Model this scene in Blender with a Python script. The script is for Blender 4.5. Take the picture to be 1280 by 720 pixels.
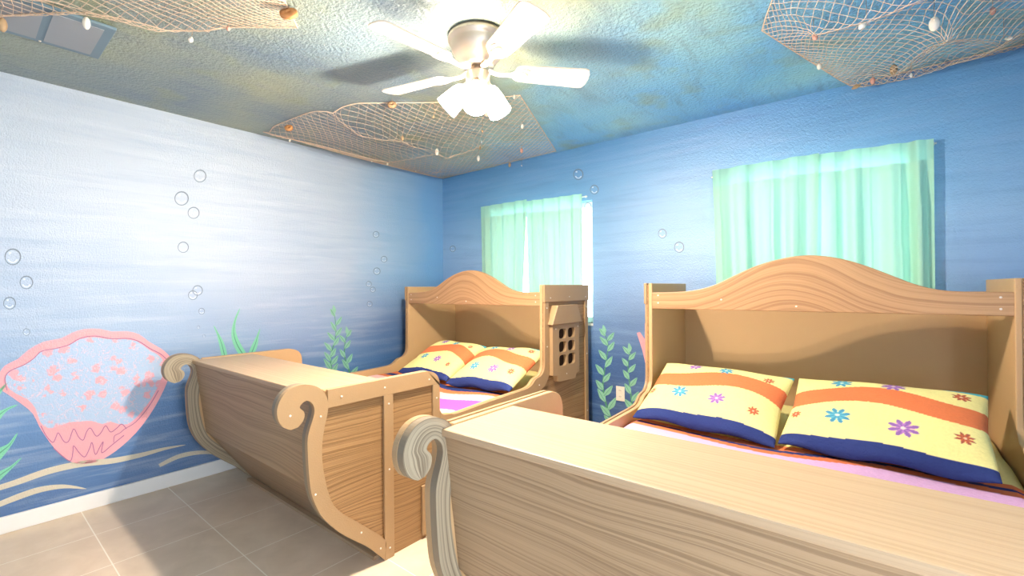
import bpy, bmesh, math, random
from mathutils import Vector, Matrix
random.seed(7)
for o in list(bpy.data.objects): bpy.data.objects.remove(o)
S = bpy.context.scene
COL = S.collection
PI = math.pi

# ------------------------------------------------------------ camera, world, exposure
H = 2.44
CAM = Vector((3.6076, -3.2991, 1.2692)); F = 567.9
yaw, pit, rol = math.radians(38.965), math.radians(0.065), math.radians(-0.49)
D = Vector((-math.sin(yaw)*math.cos(pit), math.cos(yaw)*math.cos(pit), math.sin(pit)))
R0 = Vector((math.cos(yaw), math.sin(yaw), 0)); U0 = R0.cross(D)
RV = R0*math.cos(rol)+U0*math.sin(rol); UV_ = -R0*math.sin(rol)+U0*math.cos(rol)
cd = bpy.data.cameras.new('camera'); cam = bpy.data.objects.new('camera', cd); COL.objects.link(cam)
cd.sensor_width = 36; cd.lens = F/1280*36; cd.clip_start = 0.02
cam.matrix_world = Matrix(((RV.x, UV_.x, -D.x, CAM.x), (RV.y, UV_.y, -D.y, CAM.y), (RV.z, UV_.z, -D.z, CAM.z), (0, 0, 0, 1)))
S.camera = cam
vs = S.view_settings
vs.view_transform = 'Standard'; vs.look = 'None'; vs.gamma = 1; vs.use_curve_mapping = False
vs.exposure = 0.30
LAMP_E = 45.0        # emission of the glass shades
SKY_E = 7.8
BULB_W = 78.0      # each of the three bulbs
w = bpy.data.worlds.new('sky'); S.world = w; w.use_nodes = True
wn = w.node_tree.nodes; bg = wn['Background']; bg.inputs[0].default_value = (0.80, 0.90, 1.0, 1); bg.inputs[1].default_value = SKY_E

def at(px, py, ax, val):
    """where the line of sight through a picture point meets the plane ax = val"""
    d = D+(px-640)/F*RV-(py-360)/F*UV_
    i = 'xyz'.index(ax)
    return CAM+d*((val-CAM[i])/d[i])

# ------------------------------------------------------------ materials
def lin(c):
    return tuple(((v/255)/12.92 if v/255 <= .04045 else ((v/255+.055)/1.055)**2.4) for v in c)+(1,)
class NT:
    def __init__(s, name):
        s.m = bpy.data.materials.new(name); s.m.use_nodes = True; s.t = s.m.node_tree; s.n = s.t.nodes
        s.b = s.n['Principled BSDF']
    def new(s, ty, **kw):
        n = s.n.new(ty)
        for k, v in kw.items(): setattr(n, k, v)
        return n
    def link(s, a, b): s.t.links.new(a, b)
    def put(s, sock, v):
        if hasattr(v, 'links') or hasattr(v, 'is_output'): s.link(v, sock)
        else: sock.default_value = v
    def math(s, op, a, b=0.0, c=None):
        n = s.new('ShaderNodeMath', operation=op); s.put(n.inputs[0], a); s.put(n.inputs[1], b)
        if c is not None: s.put(n.inputs[2], c)
        return n.outputs[0]
    def noise(s, vec, scale, detail=3, rough=.5, dist=0):
        n = s.new('ShaderNodeTexNoise'); s.link(vec, n.inputs['Vector']); n.inputs['Scale'].default_value = scale
        n.inputs['Detail'].default_value = detail; n.inputs['Roughness'].default_value = rough; n.inputs['Distortion'].default_value = dist
        return n.outputs[0]
    def mapping(s, vec, scale=(1, 1, 1), rot=(0, 0, 0), loc=(0, 0, 0)):
        n = s.new('ShaderNodeMapping'); s.link(vec, n.inputs[0]); n.inputs['Scale'].default_value = scale
        n.inputs['Rotation'].default_value = rot; n.inputs['Location'].default_value = loc; return n.outputs[0]
    def ramp(s, fac, stops, interp='LINEAR'):
        n = s.new('ShaderNodeValToRGB'); s.link(fac, n.inputs[0]); n.color_ramp.interpolation = interp
        e = n.color_ramp.elements
        while len(e) > 1: e.remove(e[0])
        e[0].position = stops[0][0]; e[0].color = stops[0][1]
        for p, c in stops[1:]:
            k = e.new(p); k.color = c
        return n.outputs[0]
    def mix(s, fac, a, b, blend='MIX'):
        n = s.new('ShaderNodeMix', data_type='RGBA', blend_type=blend)
        s.put(n.inputs[0], fac); s.put(n.inputs[6], a); s.put(n.inputs[7], b); return n.outputs[2]
    def bump(s, h, strength=.3, dist=.01):
        n = s.new('ShaderNodeBump'); n.inputs['Strength'].default_value = strength; n.inputs['Distance'].default_value = dist
        s.link(h, n.inputs['Height']); s.link(n.outputs[0], s.b.inputs['Normal'])
    def coord(s, k='Object'):
        return s.new('ShaderNodeTexCoord').outputs[k]
    def base(s, c, rough=.5, spec=.5):
        s.put(s.b.inputs['Base Color'], c); s.b.inputs['Roughness'].default_value = rough
        s.b.inputs['Specular IOR Level'].default_value = spec

def flat(name, c, rough=.55, spec=.4, metal=0, bump=0, bscale=60):
    t = NT(name); co = t.coord()
    n = t.noise(co, 14, 2)
    col = t.mix(t.math('MULTIPLY', n, .10), lin(c), lin(tuple(v*.82 for v in c)))
    t.base(col, rough, spec); t.b.inputs['Metallic'].default_value = metal
    if bump: t.bump(t.noise(co, bscale, 3), bump, .004)
    return t.m

def plaster_bump(t, co, k=1.0):
    a = t.noise(co, 150, 2, .55); b = t.noise(co, 70, 2, .5)
    t.bump(t.math('ADD', a, t.math('MULTIPLY', b, .8)), .42*k, .007)

def wall_mat(name, stops, streak, blue=False):
    t = NT(name); co = t.coord()
    sep = t.new('ShaderNodeSeparateXYZ'); t.link(co, sep.inputs[0])
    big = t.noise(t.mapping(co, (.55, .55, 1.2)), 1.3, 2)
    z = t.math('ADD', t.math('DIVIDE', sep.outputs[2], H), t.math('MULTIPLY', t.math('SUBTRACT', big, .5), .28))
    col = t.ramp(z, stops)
    st = t.noise(t.mapping(co, (.7, .7, 9), rot=(.05, -.06, 0)), 2.2, 4, .62, .35)
    col = t.mix(t.ramp(st, [(.48, (0, 0, 0, 1)), (.75, (.38, .38, .38, 1))]), col, lin(streak[0]))
    st2 = t.noise(t.mapping(co, (.8, .8, 12), rot=(-.04, .05, 0), loc=(3, 1, 5)), 2.0, 4, .6, .3)
    col = t.mix(t.ramp(st2, [(.5, (0, 0, 0, 1)), (.8, (.32, .32, .32, 1))]), col, lin(streak[1]))
    if blue:      # mixes in a bluer colour towards the room corner
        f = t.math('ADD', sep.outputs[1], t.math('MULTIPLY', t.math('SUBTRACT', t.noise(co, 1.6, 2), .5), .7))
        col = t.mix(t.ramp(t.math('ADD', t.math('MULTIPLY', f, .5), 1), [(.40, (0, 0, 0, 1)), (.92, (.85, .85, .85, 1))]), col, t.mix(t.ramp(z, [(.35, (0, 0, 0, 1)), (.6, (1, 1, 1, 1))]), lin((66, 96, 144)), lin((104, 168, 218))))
    t.base(col, .32, 1.0); plaster_bump(t, co)
    return t.m

M = {}
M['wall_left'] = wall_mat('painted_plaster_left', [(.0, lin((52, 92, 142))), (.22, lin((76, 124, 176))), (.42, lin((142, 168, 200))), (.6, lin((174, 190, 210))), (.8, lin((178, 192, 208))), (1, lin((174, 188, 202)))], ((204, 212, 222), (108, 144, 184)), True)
M['wall_back'] = wall_mat('painted_plaster_back', [(.0, lin((40, 72, 120))), (.25, lin((64, 102, 156))), (.45, lin((132, 166, 210))), (.68, lin((146, 186, 222))), (.85, lin((112, 166, 210))), (1, lin((90, 150, 198)))], ((142, 176, 214), (68, 110, 168)))  # mid-height stops lightened to put some lamp glare into the colour
def ceiling_mat():
    t = NT('painted_ceiling'); co = t.coord()
    n = t.noise(t.mapping(co, (1, 1, 1), rot=(0, 0, .6)), 1.1, 3, .5, .4)
    c1 = t.ramp(n, [(.3, lin((108, 130, 146))), (.5, lin((136, 150, 144))), (.62, lin((156, 164, 138))), (.75, lin((162, 162, 164)))])
    c2 = t.ramp(n, [(.3, lin((104, 170, 222))), (.5, lin((128, 188, 220))), (.7, lin((158, 206, 208)))])
    sep = t.new('ShaderNodeSeparateXYZ'); t.link(co, sep.inputs[0])
    f = t.math('ADD', t.math('MULTIPLY', sep.outputs[0], .16), t.math('MULTIPLY_ADD', sep.outputs[1], .42, .56))
    f = t.math('ADD', f, t.math('MULTIPLY', t.math('SUBTRACT', t.noise(co, 1.7, 2), .5), .5))
    fr = t.ramp(f, [(.22, (0, 0, 0, 1)), (.62, (1, 1, 1, 1))])
    col = t.mix(fr, c1, c2)
    st = t.noise(t.mapping(co, (5, 1.2, 1), rot=(0, 0, .75)), 2.4, 4, .6, .4)
    col = t.mix(t.ramp(st, [(.5, (0, 0, 0, 1)), (.8, (.5, .5, .5, 1))]), col, lin((96, 112, 138)))
    sp = t.noise(co, 3.5, 2)
    col = t.mix(t.ramp(sp, [(.58, (0, 0, 0, 1)), (.75, (.55, .55, .55, 1))]), col, lin((150, 158, 104)))
    t.base(col, .36, .6); 
    a = t.noise(co, 110, 2, .55); b = t.noise(co, 52, 2, .5)
    t.bump(t.math('ADD', a, t.math('MULTIPLY', b, 1.4)), .7, .009)
    return t.m
M['ceiling'] = ceiling_mat()
def floor_mat():
    t = NT('beige_floor_tile'); co = t.coord()
    sep = t.new('ShaderNodeSeparateXYZ'); t.link(co, sep.inputs[0])
    def line(s, off, wd):
        a = t.math('FRACT', t.math('ADD', t.math('DIVIDE', s, .41), off))
        return t.math('LESS_THAN', t.math('ABSOLUTE', t.math('SUBTRACT', a, .5)), wd)
    gx = line(sep.outputs[0], .5, .006); gy = line(sep.outputs[1], .5+.9, .006)
    g = t.math('MAXIMUM', gx, gy)
    n = t.noise(co, 5, 5, .6, .4); n2 = t.noise(co, 1.6, 2)
    col = t.ramp(n, [(.3, lin((208, 184, 154))), (.7, lin((230, 208, 180)))])
    col = t.mix(t.math('MULTIPLY', n2, .5), col, lin((210, 192, 170)))
    col = t.mix(g, col, lin((240, 230, 212)))
    t.base(col, .38, .45); t.bump(t.math('SUBTRACT', t.math('MULTIPLY', n, .3), g), .25, .003)
    return t.m
M['floor'] = floor_mat()

def wood(name, light, dark, freq=42, k=9, contrast=1.0, seed=0, rough=.45, su=.7, sv=2.4):
    t = NT(name); uv = t.coord('UV')
    sep = t.new('ShaderNodeSeparateXYZ'); t.link(uv, sep.inputs[0])
    n = t.noise(t.mapping(uv, (su, sv, 1), loc=(seed*3.1, seed*1.7, seed)), 1.6, 1.2, .45, .15)
    n3 = t.noise(t.mapping(uv, (su*3, sv*2, 1), loc=(seed, 7, 2)), 2.2, 1.5, .5)
    v = t.math('ADD', sep.outputs[1], t.math('MULTIPLY', n, .022*k))
    v = t.math('ADD', v, t.math('MULTIPLY', n3, .012))
    cx = t.new('ShaderNodeCombineXYZ'); t.link(t.math('MULTIPLY', v, freq), cx.inputs[0]); t.link(t.math('MULTIPLY', sep.outputs[0], .25), cx.inputs[1])
    l1 = t.noise(cx.outputs[0], 2.1, 2.5, .65)
    s = t.ramp(l1, [(.40, (0, 0, 0, 1)), (.50, (.35, .35, .35, 1)), (.60, (1, 1, 1, 1))])
    fine = t.noise(t.mapping(uv, (5, 420, 1)), 1.0, 3, .6)
    col = t.mix(t.math('MULTIPLY', s, .85*contrast), lin(light), lin(dark))
    col = t.mix(t.math('MULTIPLY', fine, .25*contrast), col, lin(tuple(v*.8 for v in dark)))
    t.base(col, rough, .4)
    t.bump(t.math('SUBTRACT', t.math('MULTIPLY', s, -1), t.math('MULTIPLY', fine, .4)), .15, .002)
    return t.m
LW, DW = (174, 144, 110), (112, 86, 60)
M['panel'] = wood('grained_tan_board', LW, DW, 66, 6.5, .62, 1)
M['side'] = wood('grained_side_board', (172, 134, 90), (108, 76, 44), 62, 7, .75, 2)
M['deck'] = wood('grained_deck_board', (188, 158, 124), (158, 128, 94), 70, 1.5, .5, 3, su=.4)
M['crown'] = wood('grained_crown_board', (190, 150, 106), (144, 104, 68), 62, 5, .8, 4, su=.8, sv=3)
M['stripe'] = wood('ridged_scroll_board', (176, 160, 134), (112, 96, 76), 52, .5, 1.0, 5, su=.3, sv=.6)
M['plain'] = flat('smooth_tan_board', (168, 136, 98), .42, .4, bump=.12, bscale=220)
M['plain_in'] = flat('smooth_tan_inner_board', (192, 156, 112), .45, .35, bump=.12, bscale=220)
M['dark'] = flat('dark_brown_backing', (42, 26, 18), .7, .2)
M['screw'] = flat('screw_metal', (225, 215, 200), .3, .6)
M['white'] = flat('white_trim_paint', (240, 236, 230), .4, .5)
M['plate'] = flat('white_plastic_plate', (236, 226, 210), .35, .5)
M['slot'] = flat('dark_slot', (60, 50, 46), .6, .2)
M['nickel'] = flat('brushed_nickel', (205, 190, 174), .34, .5, metal=.85)
M['blade'] = flat('white_fan_blade', (222, 206, 190), .4, .5)
M['iron'] = flat('white_blade_iron', (238, 228, 216), .35, .5)
M['net'] = flat('tan_net_twine', (226, 200, 174), .85, .1)
M['rope'] = flat('tan_rope', (176, 140, 106), .85, .1)
M['string'] = flat('dark_string', (92, 82, 76), .85, .1)
M['cork'] = flat('orange_wood_float', (196, 136, 84), .6, .3, bump=.3)
M['shellw'] = flat('white_seashell', (240, 232, 216), .45, .4, bump=.2)
M['shellp'] = flat('pink_seashell', (216, 158, 138), .45, .4, bump=.2)
M['shellt'] = flat('tan_seashell', (176, 148, 112), .5, .4, bump=.3)
M['ventframe'] = flat('blue_grey_vent_frame', (112, 136, 148), .45, .4)
M['ventpanel'] = flat('grey_vent_panel', (150, 156, 160), .5, .4)
def paint(name, c, rough=.42):
    t = NT(name); co = t.coord()
    n = t.noise(co, 9, 3)
    t.base(t.mix(t.math('MULTIPLY', n, .4), lin(c), lin(tuple(min(255, v*1.1+8) for v in c))), rough, .5); plaster_bump(t, co); return t.m
M['p_green'] = paint('green_wall_paint', (122, 200, 160)); M['p_leaf'] = paint('leaf_wall_paint', (136, 192, 164)); M['p_leafd'] = paint('dark_leaf_wall_paint', (84, 150, 118))
M['p_pink'] = paint('pink_wall_paint', (240, 164, 170)); M['p_purple'] = paint('purple_line_paint', (176, 110, 142))
M['p_shell_in'] = paint('pale_blue_shell_paint', (176, 198, 222)); M['p_sand'] = paint('sand_wall_paint', (208, 196, 172))
M['p_bub'] = paint('grey_bubble_paint', (112, 124, 140)); M['p_bubl'] = paint('pale_bubble_paint', (206, 218, 230))
M['p_coral'] = paint('coral_wall_paint', (228, 160, 168))
def shell_in():
    t = NT('floral_shell_paint'); co = t.coord()
    v = t.new('ShaderNodeTexVoronoi'); t.link(t.mapping(co, (1, 1, 1)), v.inputs['Vector']); v.inputs['Scale'].default_value = 15
    dn = t.noise(co, 26, 3, .6, .8)
    d = t.math('ADD', v.outputs['Distance'], t.math('MULTIPLY', t.math('SUBTRACT', dn, .5), 1.0))
    m = t.ramp(d, [(.30, (1, 1, 1, 1)), (.36, (0, 0, 0, 1))])
    n2 = t.noise(co, 13, 2, .5, 2.0)
    curl = t.math('LESS_THAN', t.math('ABSOLUTE', t.math('SUBTRACT', n2, .5)), .016)
    col = t.mix(m, lin((178, 198, 222)), lin((234, 172, 182)))
    col = t.mix(t.math('MULTIPLY', curl, .75), col, lin((226, 200, 214)))
    t.base(col, .42, .5); plaster_bump(t, co); return t.m
M['p_floral'] = shell_in()
def fabric_attr(name, bump=.5, scale=120, rough=.9):
    t = NT(name); a = t.new('ShaderNodeAttribute', attribute_name='Col')
    co = t.coord(); n = t.noise(co, scale, 2); n2 = t.noise(co, 42, 2, .5, 1.5)
    t.base(t.mix(t.math('MULTIPLY', n, .18), a.outputs['Color'], (0.02, 0.02, 0.03, 1), 'MIX'), rough, .15)
    t.bump(t.math('ADD', n2, t.math('MULTIPLY', n, .3)), bump, .006); return t.m
M['quilt'] = fabric_attr('quilted_cotton')
M['sheet'] = flat('white_mattress_ticking', (226, 220, 212), .9, .1)
def curtain_mat(name, tl):
    t = NT(name); co = t.coord()
    out = t.n['Material Output']
    n = t.noise(t.mapping(co, (90, 90, 90)), 3, 2)
    c = t.mix(t.math('MULTIPLY', n, .3), lin((176, 220, 196)), lin((162, 210, 184)))
    d = t.new('ShaderNodeBsdfDiffuse'); t.link(c, d.inputs[0])
    tr = t.new('ShaderNodeBsdfTranslucent'); tr.inputs[0].default_value = lin((176, 232, 208))
    mx = t.new('ShaderNodeMixShader'); mx.inputs[0].default_value = tl
    t.link(d.outputs[0], mx.inputs[1]); t.link(tr.outputs[0], mx.inputs[2]); t.link(mx.outputs[0], out.inputs[0]); return t.m
M['curtain'] = curtain_mat('mint_curtain_cloth', .09); M['header'] = curtain_mat('thin_curtain_header', .32)
def glass_mat():
    t = NT('window_glass'); out = t.n['Material Output']
    a = t.new('ShaderNodeBsdfTransparent'); a.inputs[0].default_value = (.93, .97, .98, 1)
    g = t.new('ShaderNodeBsdfGlossy'); g.inputs['Roughness'].default_value = .02
    mx = t.new('ShaderNodeMixShader'); mx.inputs[0].default_value = .06
    t.link(a.outputs[0], mx.inputs[1]); t.link(g.outputs[0], mx.inputs[2]); t.link(mx.outputs[0], out.inputs[0]); return t.m
M['glass'] = glass_mat()
def shade_mat():
    t = NT('lit_frosted_glass'); t.base((1, .95, .88, 1), .3, .5)
    t.b.inputs['Emission Color'].default_value = (1.0, .86, .68, 1); t.b.inputs['Emission Strength'].default_value = LAMP_E
    out = t.n['Material Output']; tr = t.new('ShaderNodeBsdfTransparent'); tr.inputs[0].default_value = (1, .95, .88, 1)
    mx = t.new('ShaderNodeMixShader'); mx.inputs[0].default_value = .28; t.link(t.b.outputs[0], mx.inputs[1]); t.link(tr.outputs[0], mx.inputs[2]); t.link(mx.outputs[0], out.inputs[0]); return t.m
M['shade'] = shade_mat()

# ------------------------------------------------------------ mesh helpers
def tag(o, label=None, cat=None, group=None, kind=None):
    if label: o['label'] = label
    if cat: o['category'] = cat
    if group: o['group'] = group
    if kind: o['kind'] = kind
    return o
def empty(name, loc, rz=0, **k):
    o = bpy.data.objects.new(name, None); COL.objects.link(o); o.location = loc; o.rotation_euler = (0, 0, rz)
    o.empty_display_size = .1; return tag(o, **k)
def link(name, me, mats, parent=None, smooth=False, **k):
    for m in (mats if isinstance(mats, (list, tuple)) else [mats]): me.materials.append(m)
    if smooth:
        for p in me.polygons: p.use_smooth = True
    o = bpy.data.objects.new(name, me); COL.objects.link(o)
    if parent is not None: o.parent = parent; 
    return tag(o, **k)
class B:
    """collects faces in the frame of its parent (origin off)"""
    def __init__(s, off=(0, 0, 0)): s.v = []; s.f = []; s.uv = []; s.mi = []; s.off = Vector(off)
    def face(s, pts, uv=None, mi=0):
        i = len(s.v); s.v += [Vector(p)-s.off for p in pts]; s.f.append(tuple(range(i, i+len(pts))))
        s.uv.append(uv or [(p[0], p[1]) for p in pts]); s.mi.append(mi)
    def prism(s, poly, a, b, axis='x', uvf=None, mi=0):
        """extrude the 2-D outline poly from a to b along axis; uv = outline coordinates"""
        def P(q, t): return {'x': (t, q[0], q[1]), 'y': (q[0], t, q[1]), 'z': (q[0], q[1], t)}[axis]
        area = sum(poly[i][0]*poly[(i+1) % len(poly)][1]-poly[(i+1) % len(poly)][0]*poly[i][1] for i in range(len(poly)))
        if area < 0: poly = poly[::-1]
        if axis == 'y': lo, hi = max(a, b), min(a, b)
        else: lo, hi = min(a, b), max(a, b)
        uvf = uvf or (lambda q: q)
        n = len(poly)
        s.face([P(q, hi) for q in poly], [uvf(q) for q in poly], mi)
        s.face([P(q, lo) for q in poly[::-1]], [uvf(q) for q in poly[::-1]], mi)
        for i in range(n):
            p, q = poly[i], poly[(i+1) % n]
            up, uq = uvf(p), uvf(q)
            s.face([P(p, lo), P(q, lo), P(q, hi), P(p, hi)], [up, uq, (uq[0], uq[1]+.01), (up[0], up[1]+.01)], mi)
    def box(s, a, b, mi=0, g='x'):
        x0, y0, z0 = (min(a[i], b[i]) for i in range(3)); x1, y1, z1 = (max(a[i], b[i]) for i in range(3))
        for q in (((x0,y0,z0),(x0,y1,z0),(x1,y1,z0),(x1,y0,z0)), ((x0,y0,z1),(x1,y0,z1),(x1,y1,z1),(x0,y1,z1)), ((x0,y0,z0),(x1,y0,z0),(x1,y0,z1),(x0,y0,z1)),
                  ((x1,y1,z0),(x0,y1,z0),(x0,y1,z1),(x1,y1,z1)), ((x0,y1,z0),(x0,y0,z0),(x0,y0,z1),(x0,y1,z1)), ((x1,y0,z0),(x1,y1,z0),(x1,y1,z1),(x1,y0,z1))):
            if g == 'x': uv = [(p[0]+p[1]*0, p[2]+p[1]) for p in q]
            elif g == 'y': uv = [(p[1], p[2]+p[0]) for p in q]
            else: uv = [(p[2], p[0]+p[1]) for p in q]
            s.face(q, uv, mi)
    def lathe(s, prof, c, ax=Vector((0, 0, 1)), n=32, mi=0, cap=True):
        ax = Vector(ax).normalized(); u = ax.orthogonal().normalized(); v = ax.cross(u); c = Vector(c)
        R = [[c+ax*z+(u*math.cos(2*PI*k/n)+v*math.sin(2*PI*k/n))*r for k in range(n)] for r, z in prof]
        for i in range(len(R)-1):
            for k in range(n):
                k2 = (k+1) % n; s.face([R[i][k], R[i][k2], R[i+1][k2], R[i+1][k]], mi=mi)
        if cap:
            s.face(R[0][::-1], mi=mi); s.face(R[-1], mi=mi)
    def tube(s, pts, r, n=6, mi=0):
        pts = [Vector(p) for p in pts]; rings = []
        for i, p in enumerate(pts):
            t = (pts[min(i+1, len(pts)-1)]-pts[max(i-1, 0)])
            if t.length < 1e-9: t = Vector((0, 0, 1))
            t.normalize(); u = t.cross(Vector((0, 0, 1)) if abs(t.z) < .95 else Vector((1, 0, 0))).normalized(); v = t.cross(u)
            rr = r[i] if isinstance(r, (list, tuple)) else r
            rings.append([p+(u*math.cos(2*PI*k/n)+v*math.sin(2*PI*k/n))*rr for k in range(n)])
        for i in range(len(rings)-1):
            for k in range(n):
                k2 = (k+1) % n; s.face([rings[i][k], rings[i][k2], rings[i+1][k2], rings[i+1][k]], mi=mi)
        s.face(rings[0][::-1], mi=mi); s.face(rings[-1], mi=mi)
    def ellipsoid(s, c, r, n=12, m=8, mi=0, fn=None):
        c = Vector(c); G = []
        for i in range(m+1):
            th = PI*i/m
            G.append([c+Vector((r[0]*math.sin(th)*math.cos(2*PI*k/n), r[1]*math.sin(th)*math.sin(2*PI*k/n), r[2]*math.cos(th))) for k in range(n)])
        for i in range(m):
            for k in range(n):
                k2 = (k+1) % n; s.face([G[i][k], G[i+1][k], G[i+1][k2], G[i][k2]], mi=mi)
    def build(s, name, mats, parent=None, merge=True, bevel=0, smooth=False, **k):
        me = bpy.data.meshes.new(name); me.from_pydata([tuple(v) for v in s.v], [], s.f)
        uvl = me.uv_layers.new(name='UVMap')
        flatuv = [c for f in s.uv for uv in f for c in uv]
        uvl.data.foreach_set('uv', flatuv); me.polygons.foreach_set('material_index', s.mi)
        if merge:
            bm = bmesh.new(); bm.from_mesh(me); bmesh.ops.remove_doubles(bm, verts=bm.verts, dist=1e-5)
            bmesh.ops.dissolve_degenerate(bm, edges=bm.edges, dist=1e-6)
            bm.to_mesh(me); bm.free()
        o = link(name, me, mats, parent, smooth, **k)
        if parent is None: o.location = s.off
        if bevel:
            md = o.modifiers.new('bevel', 'BEVEL'); md.width = bevel; md.segments = 2; md.limit_method = 'ANGLE'; md.angle_limit = math.radians(50)
        return o
def smooth_poly(pts, n=4, closed=False):
    """Catmull-Rom through the points"""
    out = []; N = len(pts)
    for i in range(N if closed else N-1):
        p0, p1, p2, p3 = (pts[(i+k) % N] if closed else pts[min(max(i+k, 0), N-1)] for k in (-1, 0, 1, 2))
        for j in range(n):
            t = j/n
            out.append(tuple(.5*(2*b+(c-a)*t+(2*a-5*b+4*c-d)*t*t+(-a+3*b-3*c+d)*t**3) for a, b, c, d in zip(p0, p1, p2, p3)))
    if not closed: out.append(tuple(pts[-1]))
    return out

# ------------------------------------------------------------ the room
RX, RY = 4.42, -3.70
b = B(); b.box((-.1, RY-.1, -.1), (RX+.1, .2, 0)); b.build('floor', M['floor'], kind='structure', label='beige square tiled floor with pale grout lines', cat='floor')
b = B(); b.box((-.1, RY-.1, H), (RX+.1, .2, H+.1)); b.build('ceiling', M['ceiling'], kind='structure', label='textured ceiling painted in murky green and blue', cat='ceiling')
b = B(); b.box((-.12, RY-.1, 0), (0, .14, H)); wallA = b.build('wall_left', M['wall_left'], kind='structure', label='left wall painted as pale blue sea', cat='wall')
WIN = [(.70, 1.79, .98, 1.99), (2.80, 3.78, .98, 1.99)]
def holed_wall(b, x0, x1, y0, y1, holes):
    xs = [x0]+[v for h in holes for v in h[:2]]+[x1]
    for i in range(0, len(xs), 2): b.box((xs[i], y0, 0), (xs[i+1], y1, H))
    for h in holes:
        b.box((h[0], y0, 0), (h[1], y1, h[2])); b.box((h[0], y0, h[3]), (h[1], y1, H))
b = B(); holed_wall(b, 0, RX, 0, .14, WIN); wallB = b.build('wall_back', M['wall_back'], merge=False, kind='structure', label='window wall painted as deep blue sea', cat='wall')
DY0, DY1, DZ = -3.55, -2.35, 2.1      # unseen opening added in the right wall to let in sky fill
b = B()
for q in (((RX, RY-.1, 0), (RX+.1, DY0, H)), ((RX, DY1, 0), (RX+.1, .14, H)), ((RX, DY0, DZ), (RX+.1, DY1, H))): b.box(*q)
b.build('wall_right', M['wall_back'], merge=False, kind='structure', label='right wall beside the nearer bed, with an added opening for fill light', cat='wall')
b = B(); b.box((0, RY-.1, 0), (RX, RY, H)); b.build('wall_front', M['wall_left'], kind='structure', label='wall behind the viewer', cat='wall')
b = B(); b.box((0, RY, 0), (.018, 0, .089)); b.build('baseboard_left', M['white'], bevel=.004, kind='structure', label='white baseboard along the left wall', cat='baseboard')
b = B(); b.box((.018, -.018, 0), (RX, 0, .089)); b.build('baseboard_back', M['white'], bevel=.004, kind='structure', label='white baseboard along the window wall', cat='baseboard')
for i, (x0, x1, z0, z1) in enumerate(WIN):
    wd = empty('window_%d' % (i+1), ((x0+x1)/2, .10, z0), kind='structure', cat='window', label='%s window behind mint curtains' % ('left' if i == 0 else 'right'))
    o = ((x0+x1)/2, .10, z0)
    b = B(o)
    for q in (((x0, .07, z0), (x0+.045, .12, z1)), ((x1-.045, .07, z0), (x1, .12, z1)), ((x0+.045, .07, z0), (x1-.045, .12, z0+.045)), ((x0+.045, .07, z1-.045), (x1-.045, .12, z1)), (((x0+x1)/2-.02, .07, z0+.045), ((x0+x1)/2+.02, .12, z1-.045))): b.box(*q)
    b.build('window_frame', M['white'], wd)
    b = B(o); b.box((x0+.045, .092, z0+.045), (x1-.045, .098, z1-.045)); b.build('window_pane', M['glass'], wd)
    b = B(o); b.box((x0, -.012, z0-.02), (x1, .07, z0)); b.build('window_sill', M['white'], wd)

# ------------------------------------------------------------ painted motifs on the walls
def decal_poly(b, pts, lift, mi=0):
    """flat painted shape; pts are wall points, lifted off the wall surface by a coat of paint"""
    q = [p+lift for p in pts]; c = sum(q, Vector())/len(q)
    return b.face(q, mi=mi)
LA = lambda k=1: Vector((.0007*k, 0, 0)); LB = lambda k=1: Vector((0, -.0007*k, 0))
class Mural:
    def __init__(s, wall): s.wall = wall; s.A = wall is wallA; s.b = B()
    def P(s, px, py): return at(px, py, 'x', 0) if s.A else at(px, py, 'y', 0)
    def L(s, k): return LA(k) if s.A else LB(k)
    def poly(s, pts, mi=0, k=1, sm=0, closed=True):
        if sm: pts = smooth_poly(pts, sm, closed)
        q = [s.P(*p)+s.L(k) for p in pts]
        n = (q[1]-q[0]).cross(q[2]-q[0])
        a = Vector()
        for i in range(len(q)): a += q[i].cross(q[(i+1) % len(q)])
        want = Vector((1, 0, 0)) if s.A else Vector((0, -1, 0))
        if a.dot(want) < 0: q = q[::-1]
        s.b.face(q, mi=mi)
    def stroke(s, pts, wpx, mi=0, k=2, sm=4):
        pts = smooth_poly(pts, sm) if sm else pts
        n = len(pts)
        for i in range(n-1):
            (x0, y0), (x1, y1) = pts[i], pts[i+1]; l = math.hypot(x1-x0, y1-y0) or 1
            nx, ny = -(y1-y0)/l, (x1-x0)/l
            w0, w1 = (wpx(i/(n-1)), wpx((i+1)/(n-1))) if callable(wpx) else (wpx, wpx)
            q = [(x0+nx*w0/2, y0+ny*w0/2), (x1+nx*w1/2, y1+ny*w1/2), (x1-nx*w1/2, y1-ny*w1/2), (x0-nx*w0/2, y0-ny*w0/2)]
            s.poly(q, mi, k)
    def leaf(s, x, y, ang, L, wd, mi=0, k=2):
        ca, sa = math.cos(ang), math.sin(ang); pts = []
        for t in (0, .15, .35, .55, .75, 1, .75, .5, .3, .12):
            pass
        up = [(0, 0), (.18, .32), (.4, .5), (.65, .38), (1, 0)]; dn = [(.65, -.30), (.38, -.42), (.16, -.26)]
        pts = [(x+(a*L)*ca-(v*wd)*sa, y+(a*L)*sa+(v*wd)*ca) for a, v in up+dn]
        s.poly(pts, mi, k, sm=2)
    def done(s, name, mats, **k):
        o = s.b.build(name, mats, None, merge=False); o.parent = s.wall; return tag(o, **k)
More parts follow.
